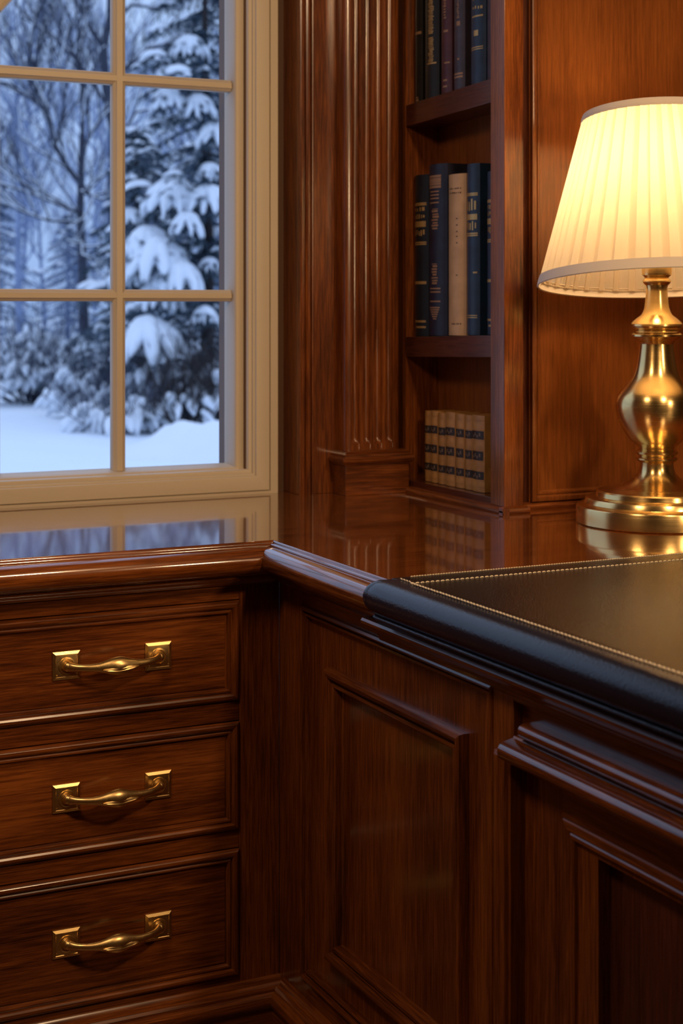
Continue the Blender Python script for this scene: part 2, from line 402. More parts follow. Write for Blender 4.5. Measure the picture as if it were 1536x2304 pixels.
def wrap(name, mat, parent, bx0, bx1, by, yb, prof):   # three-sided moulding round a block
    vs = []; fs = []
    for o_, z in prof:
        vs += [(bx0-o_, yb, z), (bx0-o_, by-o_, z), (bx1+o_, by-o_, z), (bx1+o_, yb, z)]
    for i in range(len(prof)-1):
        for j in range(3): fs.append((4*i+j, 4*i+j+1, 4*i+j+5, 4*i+j+4))
    k = 4*(len(prof)-1); fs += [(0,1,2,3), (k, k+1, k+2, k+3)]
    return MB().add(vs, fs).build(name, mat, parent, angle=25)
wrap('base_moulding', 'wood_x', PL, .3815, .5335, .500, .566, bm_)

# ------------------------------------------------------------------ bookcase
BX = 0.5377
BC = thing('bookcase', (0.7, 0.3, ZC), 'built-in mahogany bookcase with open shelves of books beside the fluted pilaster', 'bookcase')
MB().box(BX, .76, .5243, .56, ZC, CEIL).build('side_panel', 'wood_z', BC)
MB().box(BX, .581, .120, .1718, ZC+.012, CEIL).build('stile', 'wood_z', BC, bevel=.0012)
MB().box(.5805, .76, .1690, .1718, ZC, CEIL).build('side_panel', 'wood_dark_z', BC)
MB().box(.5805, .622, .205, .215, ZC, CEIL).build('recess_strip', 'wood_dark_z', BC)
MB().box(.72, .76, .1718, .5243, ZC, CEIL).build('back_panel', 'carcass', BC)  # near-black colour paints in the shade under the shelves
def shelf(zt_far, zt_near, th):
    a, b = .5243, .1718
    return MB().add([(BX+.001,b,zt_near-th),(.72,b,zt_near-th),(.72,a,zt_far-th),(BX+.001,a,zt_far-th),(BX+.001,b,zt_near),(.72,b,zt_near),(.72,a,zt_far),(BX+.001,a,zt_far)],
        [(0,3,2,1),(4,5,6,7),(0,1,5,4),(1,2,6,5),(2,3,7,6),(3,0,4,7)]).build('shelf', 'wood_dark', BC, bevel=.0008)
S1 = (1.5765, 1.5880); S2 = (1.0745, 1.0835); S0 = (.7655, .7655)
shelf(*S1, .0465); shelf(*S2, .0430); shelf(*S0, .020)
shelf(2.02, 2.02, .045)
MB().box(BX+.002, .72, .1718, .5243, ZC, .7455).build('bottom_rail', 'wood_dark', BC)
MB().prism([(BX+.002+a, ZC+b) for a, b in bead], .105, .5243, MY).build('base_moulding', 'wood_y', BC, angle=25)
MB().prism([(.120+a, ZC+b) for a, b in bead], BX-.0125, .588, MX).build('base_moulding', 'wood_x', BC, angle=25)

# ------------------------------------------------------------------ books
def spine_x(y, w, b): return -b*(1-((y-w/2)/(w/2))**2)
def book_mesh(w, h, d, b, cover, pages=True):
    N = 10
    sp_ = [(spine_x(w*i/N, w, b), w*i/N) for i in range(N+1)]
    prof = sp_+[(d, w), (d, w-.0025), (.004, w-.0025), (.004, .0025), (d, .0025), (d, 0)]
    c = MB().prism(prof, 0, h, MZ)
    p = MB().box(.004, d-.003, .0025, w-.0025, .003, h-.004)
    return c, p
def strip(m, w, b, z0, z1, f0=.08, f1=.92, off=.0006):
    N = 8; vs = []
    for i in range(N+1):
        y = w*(f0+(f1-f0)*i/N); x = spine_x(y, w, b)-off
        vs += [(x, y, z0), (x, y, z1)]
    m.add(vs, [(2*i, 2*i+2, 2*i+3, 2*i+1) for i in range(N)])
def squiggle(m, rnd, w, b, z0, z1, f0=.15, f1=.85, n=5):
    """unreadable gilt lettering: short upright strokes"""
    for k in range(n):
        fa = f0+(f1-f0)*k/n; fb = fa+(f1-f0)/n*rnd.uniform(.35, .75)
        za = z0+(z1-z0)*rnd.uniform(0, .3); zb = z1-(z1-z0)*rnd.uniform(0, .3)
        strip(m, w, b, za, zb, fa, fb)
def vertical_text(m, rnd, w, b, z0, z1, f0=.3, f1=.6, pitch=.006):
    z = z0
    while z < z1:
        hh = pitch*rnd.uniform(.45, .75); strip(m, w, b, z, min(z+hh, z1), f0+rnd.uniform(0, .06), f1-rnd.uniform(0, .08)); z += pitch
def make_book(y0, y1, z, h, d, cover, label, group, deco, x=.562, bulge=.16, colour=None):
    w = y1-y0-.0008; b = w*bulge
    t = thing('book', (x, y0, z), label, 'book', group)
    c, p = book_mesh(w, h, d, b, cover)
    O = Vector((0,0,0))
    c.build('cover', cover, t, origin=O); p.build('pages', 'pages', t, origin=O)
    for nm, mat, fn in deco:
        m = MB(); fn(m, random.Random(int(y0*1e4)), w, b, h); m.build(nm, mat, t, origin=O)
    return t
G2 = 'cloth-bound books on the middle shelf'
# middle shelf, from the pilaster side towards the stile
def zs_(y, S): return S[0]+(S[1]-S[0])*(.5243-y)/(.5243-.1718)+.0006
def deco_navy(m, r, w, b, h):
    for f in (.812, .822, .580, .568): strip(m, w, b, h*f-.0012, h*f+.0018)
    squiggle(m, r, w, b, h*.765, h*.80, n=4); squiggle(m, r, w, b, h*.725, h*.757, n=6)
    strip(m, w, b, h*.676, h*.712, .1, .9); squiggle(m, r, w, b, h*.62, h*.66, n=6)
    strip(m, w, b, h*.322, h*.340); strip(m, w, b, h*.085, h*.098, .1, .85); strip(m, w, b, h*.050, h*.062, .1, .7)
def deco_indigo(m, r, w, b, h):
    for f in (.93, .913, .90, .885, .868): strip(m, w, b, h*f-.003, h*f+.002, .18, .78)
    for f in (.84, .82, .80, .775): strip(m, w, b, h*f-.0015, h*f+.0015, .25, .68)
    vertical_text(m, r, w, b, h*.62, h*.74, .25, .6); vertical_text(m, r, w, b, h*.30, h*.42, .28, .6)
    for f in (.275, .255, .20): strip(m, w, b, h*f-.0015, h*f+.0015, .2, .7)
    for k in range(6): strip(m, w, b, h*(.16-.013*k), h*(.168-.013*k), .22+.025*k, .75-.05*k)
def deco_parch(m, r, w, b, h):
    squiggle(m, r, w, b, h*.905, h*.915, .15, .75, 8); squiggle(m, r, w, b, h*.878, h*.888, .15, .75, 8)
    squiggle(m, r, w, b, h*.068, h*.076, .15, .6, 6)
    for f in (.72, .68, .64, .61, .57, .37): strip(m, w, b, h*f, h*f+.002, .27, .33)
def deco_blue(m, r, w, b, h):
    for f in (.815, .825, .58, .592): strip(m, w, b, h*f-.0012, h*f+.0018)
    squiggle(m, r, w, b, h*.72, h*.80, n=4); strip(m, w, b, h*.672, h*.706, .1, .95); squiggle(m, r, w, b, h*.61, h*.665, n=5)
    for f in (.115, .103): strip(m, w, b, h*f-.0008, h*f+.001, .1, .8)
    strip(m, w, b, h*.36, h*.37, .1, .3)
mid = [(.4640,.5243,.347,'navy','dark navy cloth book with gilt bands, farthest left on the middle shelf',[('gilt_lettering','gilt',deco_navy)]),
       (.3830,.4625,.362,'indigo','tall thick indigo book with faded gilt ornaments beside the cream book',[('gilt_lettering','gilt_dull',deco_indigo)]),
       (.3060,.3790,.3330,'parch','cream parchment-coloured book with small dark lettering on the middle shelf',[('printed_lettering','ink',deco_parch)]),
       (.2520,.3035,.348,'blue','blue cloth book with bright gilt title bands right of the cream book',[('gilt_lettering','gilt',deco_blue)]),
       (.1740,.2235,.325,'blue','blue book with gilt flecks half hidden behind the bookcase stile on middle shelf',[('gilt_lettering','gilt',deco_navy)])]
for y0, y1, h, c, lab, deco in mid:
    make_book(y0, y1, max(zs_(y0, S2), zs_(y1, S2)), h, .148, c, lab, G2, deco)
# top shelf
G1 = 'books on the top shelf'
def deco_thin(m, r, w, b, h): vertical_text(m, r, w, b, h*.02, h*.05, .3, .7); strip(m, w, b, h*.5, h*.52)
def deco_black(m, r, w, b, h):
    vertical_text(m, r, w, b, h*.42, h*.95, .2, .5, .0035); vertical_text(m, r, w, b, h*.24, h*.40, .2, .5, .0035); strip(m, w, b, h*.225, h*.235, .1, .55)
def deco_maroon(m, r, w, b, h):
    vertical_text(m, r, w, b, h*.5, h*.9, .3, .55); strip(m, w, b, h*.41, h*.425, .2, .5); strip(m, w, b, h*.205, h*.215, .1, .45)
    for f in (.09, .05): strip(m, w, b, h*f, h*f+.004, .25, .55)
def deco_slate(m, r, w, b, h):
    vertical_text(m, r, w, b, h*.47, h*.95, .3, .5, .004); strip(m, w, b, h*.42, h*.45, .25, .5)
    for f in (.105, .085): strip(m, w, b, h*f, h*f+.004, .1, .85)
    strip(m, w, b, h*.2, h*.212, .3, .45)
def deco_big(m, r, w, b, h):
    for k in range(7): squiggle(m, r, w, b, h*(.46+.055*k), h*(.485+.055*k), .12, .68, 4)
    strip(m, w, b, h*.415, h*.425, .1, .72); strip(m, w, b, h*.30, h*.335, .3, .55)
    for f in (.215, .228): strip(m, w, b, h*f, h*f+.002, .1, .85)
top = [(.4900,.5243,.30,'black','narrow black book against the bookcase side on the top shelf',[('gilt_lettering','gilt_dull',deco_thin)]),
       (.4180,.4800,.33,'black','black book with a column of fine gilt lettering on the top shelf',[('gilt_lettering','gilt',deco_black)]),
       (.3640,.4100,.32,'maroon','maroon book with worn gilt lettering on the top shelf',[('gilt_lettering','gilt_dull',deco_maroon)]),
       (.3110,.3560,.32,'slate','slate-purple book with gilt lines near its foot on the top shelf',[('gilt_lettering','gilt_dull',deco_slate)]),
       (.2280,.2870,.33,'blue','blue book with large pale lettering, widest on the top shelf',[('gilt_lettering','gilt',deco_big)]),
       (.1740,.2240,.30,'slate','book mostly hidden behind the stile at the right end of the top shelf',[])]
for y0, y1, h, c, lab, deco in top:
    make_book(y0, y1, max(zs_(y0, S1), zs_(y1, S1)), h, .148, c, lab, G1, deco)
# seven tan volumes on the bottom shelf, one built and copied
def d_band(m, r, w, b, h):
    strip(m, w, b, h*.685, h*.795, .03, .97); strip(m, w, b, h*.155, h*.265, .03, .97)
def d_mid(m, r, w, b, h): strip(m, w, b, h*.41, h*.53, .06, .9)
def d_orn(m, r, w, b, h):
    for za, zb in ((.70, .78), (.17, .25), (.43, .51)):
        for k in range(4):
            f = .2+.16*k; strip(m, w, b, h*(za+(zb-za)*(.1 if k % 2 else .35)), h*(za+(zb-za)*(.55 if k % 2 else .9)), f, f+.1, .0011)
def d_rib(m, r, w, b, h):
    for f in (.06, .15, .27, .40, .54, .675, .805, .93): strip(m, w, b, h*f, h*f+.0018, .02, .98, .0009)
tan_y = [.5160,.4842,.4548,.4240,.3918,.3509,.3146,.2825,.2300]
tan_y = [.4842,.4548,.4240,.3918,.3509,.3146,.2825,.2340]
pos = ['at the left end', 'second from the left', 'third from the left', 'in the middle', 'third from the right', 'second from the right', 'at the right end']
GT = 'matching tan leather volumes on the bottom shelf'
first = None
W0 = .0380
for i in range(7):
    y1, y0 = tan_y[i], tan_y[i+1]
    lab = 'tan calf volume with black spine labels, %s of the bottom shelf set' % pos[i]
    hh = [.150,.152,.150,.1535,.1525,.152,.1545][i]
    if first is None:
        first = make_book(0, W0+.0008, .7665, .152, .148, 'calf', lab, GT, [('spine_label','label',d_band),('spine_label','label',d_mid),('spine_ornament','label_gilt',d_orn),('raised_band','calf',d_rib)], bulge=.13)
        t = first
    else:
        t = first.copy(); COL.objects.link(t)
        for ch in list(first.children):
            c = ch.copy(); COL.objects.link(c); c.parent = t
        t['label'] = lab
    t.location = (.562+[.002,0,.001,0,.001,.002,0][i], y0, .7665)
    t.scale = (1, (y1-y0-.0008)/W0, hh/.152)

# ------------------------------------------------------------------ worktop
WT = thing('worktop', (0.5, 0.3, ZC), 'polished mahogany L-shaped worktop with rounded moulded edge running under window and lamp', 'worktop')
L = [(-2.2, .0), (0.0, 0.0), (0.0, -1.95), (1.62, -1.95), (1.62, .645), (-2.2, .645)]
MB().prism(L, .700, ZC, MZ).build('top_board', 'wood_top', WT)
# profile: offset outwards (u) and height (v)
nose = [(.02,.7385),(0,.7395),(-.0015,.7388),(-.0025,.7375),(-.003,.7355),(-.0045,.735),(-.0075,.7355),(-.0095,.7345),(-.0105,.7325),(-.0105,.7310)]
for k in range(13):
    a = math.radians(62+(-62-100)*k/12); nose.append((-.0165-.0205*math.cos(a)*1.0, .7095+.0215*math.sin(a)))
nose += [(-.012,.6865),(-.006,.6860),(-.0035,.6835),(-.0035,.6795),(-.0005,.6770),(.004,.6745),(.008,.671),(.012,.6665),(.02,.6660)]
MB().prism([(u, v) for u, v in nose], -2.2, .008, MX).build('nosing', 'nose_x', WT, angle=28)
MB().prism([(u, v) for u, v in nose], .008, -1.95, MY).build('nosing', 'nose_y', WT, angle=28)

# ------------------------------------------------------------------ drawer cabinet under the window
YF = .02
DC = thing('drawer_cabinet', (-.28, .3, FLOOR), 'mahogany drawer cabinet with three brass-handled drawers under the window worktop', 'cabinet')
dx0, dx1 = -.504, -.0559
rows = [(.4673,.6383), (.2469,.4316), (-.0015,.2142)]
MB().box(-.60, dx0-.001, YF, YF+.02, -.02, .70).build('stile', 'wood_z', DC, bevel=.0008)
MB().box(dx1+.001, .02, YF, YF+.02, -.02, .70).build('stile', 'wood_z', DC, bevel=.0008)
rl = MB()
for z0, z1 in ((.6395,.70), (.4328,.4660), (.2154,.2458), (-.03,-.0027)):
    MB().box(dx0-.001, dx1+.001, YF+.0003, YF+.02, z0, z1).build('rail', 'wood_x', DC, bevel=.0012)
MB().box(-.60, .02, YF+.021, .60, FLOOR+.0, .70).build('carcass', 'carcass', DC)
bm2 = [(0,-.014),(-.003,-.0145),(-.006,-.018),(-.008,-.0235),(-.0105,-.0245),(-.0150,-.0265),(-.018,-.031),(-.018,-.0355),(-.0215,-.037),(-.0275,-.0400),(-.0300,-.046),(-.0300,-.052),(-.0275,-.0575),(-.024,-.060),(-.024,-.100),(0,-.100)]
MB().prism([(YF+a, b) for a, b in bm2], -.60, .02, MX).build('base_moulding', 'wood_x', DC, angle=28)
dprof = [(0,-.018),(0,.0015),(.0018,.0042),(.005,.0062),(.0095,.0066),(.0125,.0048),(.0135,.0022),(.0150,.0022),(.0170,.0038),(.0195,.0036),(.0212,.0012),(.0222,-.0022),(.0245,-.0022),(.0252,-.0008)]
mface = lambda u, v, h: (u, YF-h, v)
def handle(dr, zc, xc):
    hw = .0785; pl = .0228
    parts = []
    for s in (-1, 1):
        m = MB(); cx = xc+s*hw
        m.frame(cx-pl, zc-pl, cx+pl, zc+pl, [(0,-.001),(0,.0018),(.0045,.0042),(.0052,.0036),(.0075,.0042)], lambda u, v, h: (u, YF-h, v))
        # round boss and ball socket
        for r_ in ((.0135,.004,.0062),):
            N = 28; vs = []; pr = [(.0140,.0040),(.0135,.0062),(.0118,.0066),(.0105,.0052),(.0088,.0050),(.0070,.0075),(.0,.0085)]
            for rr, hh in pr:
                for j in range(N):
                    a = 2*PI*j/N; vs.append((cx+rr*math.cos(a), YF-hh, zc+rr*math.sin(a)))
            fs = []
            for i in range(len(pr)-1):
                for j in range(N):
                    k = (j+1) % N; fs.append((i*N+j, i*N+k, (i+1)*N+k, (i+1)*N+j))
            m.add(vs, fs)
        for qx in (-1, 1):
            m.ball((cx+qx*.0165, YF-.0042, zc-.0155), (.0011, .0006, .0018), 8, 6)
        m.build('backplate', 'brass_satin', dr, angle=30)
    m = MB(); P_ = []; R_ = []
    N = 48
    for k in range(N+1):
        t = -1+2*k/N; at = abs(t)
        x = xc+hw*t
        out = .0075+.0245*(1-at**4)**.8 if at < 1 else .0075
        z = zc-.0005-.0018*(1-at*at)
        r = .0056+.0098*math.exp(-(t/.33)**2)
        if at > .86: r = .0056+.0028*(at-.86)/.14
        P_.append((x, YF-out, z)); R_.append((r*.80, r))
    m.tube(P_, R_, n=20)
    for s in (-1, 1): m.ball((xc+s*hw, YF-.0095, zc), (.0078, .0078, .0082), 18, 12)
    # leaf shaped facet on the swelling
    lf = []
    LN = 24; vs = []; fs = []
    for k in range(LN+1):
        t = -1+2*k/LN; x = xc+.002+.030*t; hh = .0048*(1-t*t)**.75+.0002
        yy = YF-.0428+.0035*t*t; zc_ = zc-.0045+.001*t
        for j, (dz, dy) in enumerate(((-1,.004),(-.72,-.0006),(-.3,.0002),(0,-.0012),(.5,-.0006),(.95,.001),(1.0,.004))):
            vs.append((x, yy+dy, zc_+dz*hh))
    for k in range(LN):
        for j in range(6): fs.append((k*7+j, k*7+j+1, (k+1)*7+j+1, (k+1)*7+j))
    m.add(vs, fs)
    m.build('handle', 'brass_satin', dr, angle=40)
hzs = [.5572, .3418, .1060]
for (z0, z1), hz_ in zip(rows, hzs):
    m = MB().frame(dx0, z0, dx1, z1, dprof, mface, fill=True, back=True)
    d = m.build('drawer', 'wood_x', DC, angle=25, mat2='wood_z')
    handle(d, hz_, -.2795)
# neighbouring plain cabinet further left, outside the frame
NC = thing('base_cabinet', (-1.4, .3, FLOOR), 'plain mahogany base cabinet left of the drawers under the window worktop', 'cabinet')
MB().box(-2.2, -.602, YF, .60, FLOOR, .70).build('carcass', 'wood_x', NC)
MB().frame(-1.38, .0, -.62, .64, dprof, mface, fill=True).build('door', 'wood_z', NC, angle=25)

# ------------------------------------------------------------------ desk cabinet, right run
XF = .02
my = lambda u, v, h: (XF-h, u, v)
RC = thing('desk_cabinet', (.3, -.35, FLOOR), 'mahogany desk cabinet with tall raised-moulding panel turning the corner beside the drawers', 'cabinet')
MB().box(XF, XF+.02, -.0757+.001, .0195, -.03, .70).build('stile', 'wood_z', RC)
MB().box(XF+.021, 1.55, -.70, .0, FLOOR, .70).build('carcass', 'carcass', RC)
MB().box(XF, XF+.02, -.7420, -.0745, .6425, .70).build('rail', 'wood_y', RC)
MB().box(XF, XF+.02, -.7420, -.0745, -.03, .0165).build('rail', 'wood_y', RC)
oprof = [(0,-.012),(0,.0005),(.0022,.0050),(.0060,.0070),(.0090,.0050),(.0100,-.0025),(.0122,-.0030),(.0140,.0022),(.0172,.0026),(.0195,-.0010),(.0205,-.0060),(.0215,-.0060)]
dm = MB().frame(-.6925, .0165, -.0757, .6425, oprof, my, fill=False)
k_ = .0215
dm2 = MB().frame(-.6925+k_, .0165+k_, -.0757-k_, .6425-k_, [(0,-.0060),(.075,-.0060)], my, fill=False)
DR = dm.build('door', 'wood_y', RC, angle=25, mat2='wood_z')
dm2.build('door_frame', 'wood_z', DR, angle=25)
iprof = [(0,-.0061),(0,.0045),(.002,.0098),(.007,.0120),(.0125,.0100),(.0155,.0035),(.0178,.0010),(.0190,.0012),(.0205,.0052),(.0255,.0056),(.0285,.0020),(.0300,-.0080),(.0330,-.0105)]
MB().frame(-.6143, .0880, -.1800, .5570, iprof, my, fill=False).build('panel_moulding', 'wood_y', DR, angle=25, mat2='wood_z')
MB().frame(-.6143+.033, .0880+.033, -.1800-.033, .5570-.033, [(0,-.0105),(.001,-.0105)], my, fill=True).build('door_panel', 'wood_z', DR)
MB().box(XF-.0035, XF+.02, -.7420, -.6930, .0165, .6425).build('stile', 'wood_z', RC, bevel=.001)
# rounded post moulding
pm = [(-.0035,-.7000),(-.008,-.7010),(-.0105,-.7045),(-.0095,-.7075),(-.013,-.7095),(-.0175,-.7150),(-.0190,-.722),(-.0175,-.729),(-.013,-.7345),(-.008,-.7365),(-.008,-.7420),(.02,-.7425),(.02,-.7000)]
MB().prism([(XF+a, b) for a, b in pm], -.03, .5590, MZ).build('post_moulding', 'wood_z', RC, angle=28)
MB().prism([(XF+a, b) for a, b in bm2], -.7420, .0, MY).build('base_moulding', 'wood_y', RC, angle=28)

KC = thing('kneehole_cabinet', (.3, -1.3, FLOOR), 'mahogany desk cabinet with double-roll ledge moulding over a dark recessed panel', 'cabinet')
XR = .034
mr_ = lambda u, v, h: (XR-h, u, v)
MB().box(XR+.03, 1.55, -1.93, -.7430, FLOOR, .70).build('carcass', 'carcass', KC)
MB().box(XR-.004, XR+.03, -1.93, -.7425, .588, .70).build('frieze_rail', 'wood_y', KC)
MB().box(XR, XR+.028, -.7985, -.7425, -.03, .588).build('stile', 'wood_z', KC)
MB().box(XR-.002, XR+.028, -.8312, -.7995, -.03, .588).build('stile', 'wood_z', KC, bevel=.001)
MB().box(XR-.002, XR+.028, -1.93, -.8312, .5065, .588).build('rail', 'wood_y', KC)
kp = [(0,-.002),(0,.001),(.002,.0030),(.007,.0038),(.012,.0028),(.0145,.0005),(.0165,.0018),(.0205,.002),(.0230,.0002),(.0245,-.004)]
KD = MB().frame(-1.80, -.03, -.8312, .5050, kp, mr_, fill=False).build('door', 'wood_y', KC, angle=25, mat2='wood_z')
def ring(o4, i4, h0, h1):
    vs = []
    for (a, b, c, d), h in ((o4, h0), (i4, h0), (i4, h1)): vs += [mr_(a, b, h), mr_(c, b, h), mr_(c, d, h), mr_(a, d, h)]
    return MB().add(vs, [(4*k+j, 4*k+(j+1) % 4, 4*k+4+(j+1) % 4, 4*k+4+j) for k in range(2) for j in range(4)])
ri = (-1.732, .04, -.8990, .4745)
ring((-1.7755, -.0055, -.8557, .4805), ri, -.004, -.022).build('door_frame', 'wood_z', KD, angle=25)
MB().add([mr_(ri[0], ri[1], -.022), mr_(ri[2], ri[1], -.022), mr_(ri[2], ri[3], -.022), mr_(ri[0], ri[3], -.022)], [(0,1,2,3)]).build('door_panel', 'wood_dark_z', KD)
# double roll ledge
def roll(cx, cz, r, a0, a1, n=9): return [(cx-r*math.cos(math.radians(a0+(a1-a0)*k/n)), cz+r*math.sin(math.radians(a0+(a1-a0)*k/n))) for k in range(n+1)]
lo = [(XF+.014,.5870)]+[(XF-.003,.5865)]+[(XF-.0045,.584)]+roll(XF-.016, .5690, .0125, 75, -60)+[(XF-.012,.5555),(XF-.006,.5545),(XF-.003,.5505),(XF+.014,.5500)]
MB().prism(lo, -.7425, -1.93, MY).build('ledge_moulding', 'nose_y', KC, angle=28)
up_ = [(XF+.014,.6090),(XF+.003,.6085)]+roll(XF-.004, .5990, .0098, 80, -70)+[(XF-.004,.5875),(XF-.008,.5868),(XF+.014,.5868)]
MB().prism(up_, -.768, -1.93, MY).build('ledge_moulding', 'nose_y', KC, angle=28)
MB().prism([(XF+a, b) for a, b in bm2], -1.93, -.7420, MY).build('base_moulding', 'wood_y', KC, angle=28)
# apron moulding under the leather edge
ap0 = [(XF+.014,.6655),(-.012,.6655)]+[(-.0165,.6640),(-.0190,.6605),(-.0185,.6565),(-.0150,.6540),(-.0085,.6535),(-.0040,.6500),(-.0010,.6440),(.0020,.6415),(.0065,.6405),(.0075,.6370),(.0110,.6340),(.0120,.6290),(.0160,.6265),(.0175,.6200),(XF+.014,.6190)]
ap = [(a, min(b+.0115, .6765)) for a, b in ap0]
AP = MB().prism(ap, -.372, -1.93, MY).build('apron_moulding', 'wood_y', WT, angle=28)

# ------------------------------------------------------------------ leather desk top
LP = thing('leather_desk_top', (.6, -1.1, ZC), 'black leather desk covering with rolled edge and cream stitching beside the lamp', 'desk pad')
yb = -.452; LX1 = 1.40; YN = -1.93
def pad_prof():
    p = [(-.004, .7402)]
    # outside contour of roll, from top
    top_ = [(0.010,.7470),(-.006,.7468),(-.016,.7455)]
    out_ = [(-.0185-.0265*math.cos(math.radians(a)), .7180+.0270*math.sin(math.radians(a))) for a in (80,65,50,35,20,5,-10,-25,-40,-55,-68)]
    inn = [(-.026,.6925),(-.019,.6920),(-.018,.6960)]
    return top_, out_, inn
top_, out_, inn = pad_prof()
# flat field with soft edges
f = MB(); N = 8
pr = [(.0,.0),(.0,.0035),(.0015,.0058),(.004,.0068),(.020,.0070)]
f.frame(-.010, YN, LX1, yb, [(a, b) for a, b in pr], lambda u, v, h: (u, v, ZC+.0002+h), fill=True)
f.build('leather_field', 'leather', LP, angle=50)
# rolled edge: sweep with rounded end
rp_ = [(.0215,.7472)]+top_+out_+inn
def sweep_end(pts, ys, scale):
    vs = []; fs = []; n = len(pts); cx, cz = -.010, .716
    for y, s in zip(ys, scale):
        for (x, z) in pts:
            q = max(0, min(1, (y+.50)/.07)); vs.append((cx+(x-cx)*s if x < cx else x, y-.012-q*.72*(x+.045), cz+(z-cz)*s))
    for i in range(len(ys)-1):
        for j in range(n-1): fs.append((i*n+j, i*n+j+1, (i+1)*n+j+1, (i+1)*n+j))
    fs.append(tuple(range(n)))
    return vs, fs
ys = [-.414,-.4145,-.416,-.4185,-.4225,-.4255,-.4270,-.4285,-.432,-.45,-.50]+[-.5-.02*k for k in range(1, 72)]
sc_ = [.90,.935,.962,.975,.980,.980,.965,.985,1.0,1.0,1.0]+[1.0]*71
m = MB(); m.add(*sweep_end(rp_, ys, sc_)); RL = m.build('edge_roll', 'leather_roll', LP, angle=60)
pip = MB(); pts = [(-.0305,-.4405,.6905)]+[(-.0305, -.45-.05*k, .6900) for k in range(31)]
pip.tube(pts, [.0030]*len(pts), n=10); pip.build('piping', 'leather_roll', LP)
# stitching, every stitch a short raised thread
st = MB()
def stitches(ax, fixed, a, b, z, pitch=.0082, ln=.0060, r=.00095, jit=0.0003):
    rr = random.Random(3); n = int(abs(b-a)/pitch); sg = 1 if b > a else -1
    for k in range(n):
        s0 = a+sg*k*pitch; j = rr.uniform(-jit, jit)
        pp = []
        for q in (0, .25, .5, .75, 1):
            w_ = s0+sg*ln*q; hh = z+.0009*math.sin(PI*q)-.0002
            pp.append((w_, fixed+j, hh) if ax == 'x' else (fixed+j, w_, hh))
        st.tube(pp, [r*.6, r, r, r, r*.6], n=5)
for q_ in (('x', -.508, -.008, LX1-.05, ZC+.0072), ('y', -.008, -.508, YN+.05, .7480, .0082, .0060, .00125), ('x', -.4565, .02, LX1-.02, ZC+.0068, .0045, .0038, .0007), ('y', -.004, -.470, -.508, .7478)):
    st = MB(); stitches(*q_); st.build('stitching', 'thread', LP)

# ------------------------------------------------------------------ table lamp
LC = (0.7235, -0.1125)
TL = thing('table_lamp', (LC[0], LC[1], ZC), 'lit brass table lamp with cream pleated shade standing on the worktop', 'lamp')
K = 1/1205.0
def lz(y): return (1176-y)*K
bs = [(150,1176),(176,1175.5),(178.5,1173),(178.5,1140),(177,1136.5),(173,1134.5),(164,1133.5),(160,1131),(158,1123),(156,1119.5),(151,1118),(139,1117.5),(135,1115.5),(133,1106),(130,1103),(124,1101.5),(114,1100),(110,1098),(100,1096)]
def L3(lst): return [(r*K, lz(y)) for r, y in lst]
def lathe_part(name, lst, mat='brass', n=96): return MB().lathe([(r, z) for r, z in L3(lst)], n, (LC[0], LC[1], ZC)).build(name, mat, TL, angle=28)
lathe_part('base', bs)
st1 = [(100,1096),(88,1094),(72,1089),(58,1082),(48,1073),(41,1064),(38,1054),(37,1044),(38,1040),(43,1037.5),(46,1034),(46,1031),(41,1029),(39,1026.5),(43,1024),(46.5,1021),(47,1017.5),(43,1014.5),(38.5,1011)]
lathe_part('stem_foot', st1)
bd = [(38.5,1011),(42,1005),(50,999),(56,994),(63,985),(70,976),(76,965),(82,953),(87,940),(90,926),(91,914),(90,903),(87,893),(81.5,884),(72,873),(63,863),(55,852),(49.5,840),(46,826),(43,810),(41,795),(39.5,785),(39,777)]
lathe_part('body', bd)
nk = [(39,777),(41.5,773),(46,769),(55,764),(58,760),(58,756),(54,752.5),(50,751),(48,747),(51,744),(57,741),(59,737),(58,732.5),(53,727),(46,721),(39,716),(34,712),(31,706),(28,697),(26,685),(24.5,672),(23.5,660),(23.5,652),(25,646),(29,642),(31,639),(31,636),(29,633),(26,630),(28,627),(32,624),(33,618),(33,600),(26,595)]
lathe_part('neck', nk)
# shade group: shade leans back slightly on its carrier
TILT = math.radians(6.5)
tdir = Vector((math.sin(YAW-.06), math.cos(YAW-.06), 0))
axis = Vector((0,0,1))*math.cos(TILT)+tdir*math.sin(TILT)
side = axis.cross(tdir).normalized(); fwd = side.cross(axis).normalized()
sc0 = Vector((LC[0], LC[1], ZC))+Vector((0,0,.60)); 
def shp(r, th, h):   # h measured from the shade's middle
    return sc0+axis*h+side*(r*math.cos(th))+fwd*(r*math.sin(th))
HB, HT = -.158, .160; RB, RT = 267*K, 157*K
def rad(h): return RB+(RT-RB)*(h-HB)/(HT-HB)
NP = 46; m = MB(); vs = []; fs = []
rw = random.Random(5); edges = [0]
for k in range(NP): edges.append(edges[-1]+rw.uniform(.8, 1.2))
edges = [e_/edges[-1]*2*PI for e_ in edges]
ringpts = []; folds = []
for k in range(NP):
    a0, a1 = edges[k], edges[k+1]; w_ = a1-a0; dl_ = rw.uniform(.26, .44)
    folds.append((a1-w_*dl_, a1-w_*.02)); ringpts += [(a0, -.0016), (a0+w_*.08, -.0002), (a0+w_*.35, .0006), (a1-w_*dl_, .0010), (a1-w_*dl_+w_*.06, .0002), (a1-w_*.12, -.0018)]
NR = len(ringpts); hs = [HB+.012+(HT-.010-HB-.012)*i/10 for i in range(11)]
for h in hs:
    for a, dr_ in ringpts:
        vs.append(shp(rad(h)+dr_*(1.0), a+.0016*math.sin(9*a+h*20), h))
for i in range(10):
    for j in range(NR):
        k = (j+1) % NR; fs.append((i*NR+j, i*NR+k, (i+1)*NR+k, (i+1)*NR+j))
m.add(vs, fs)
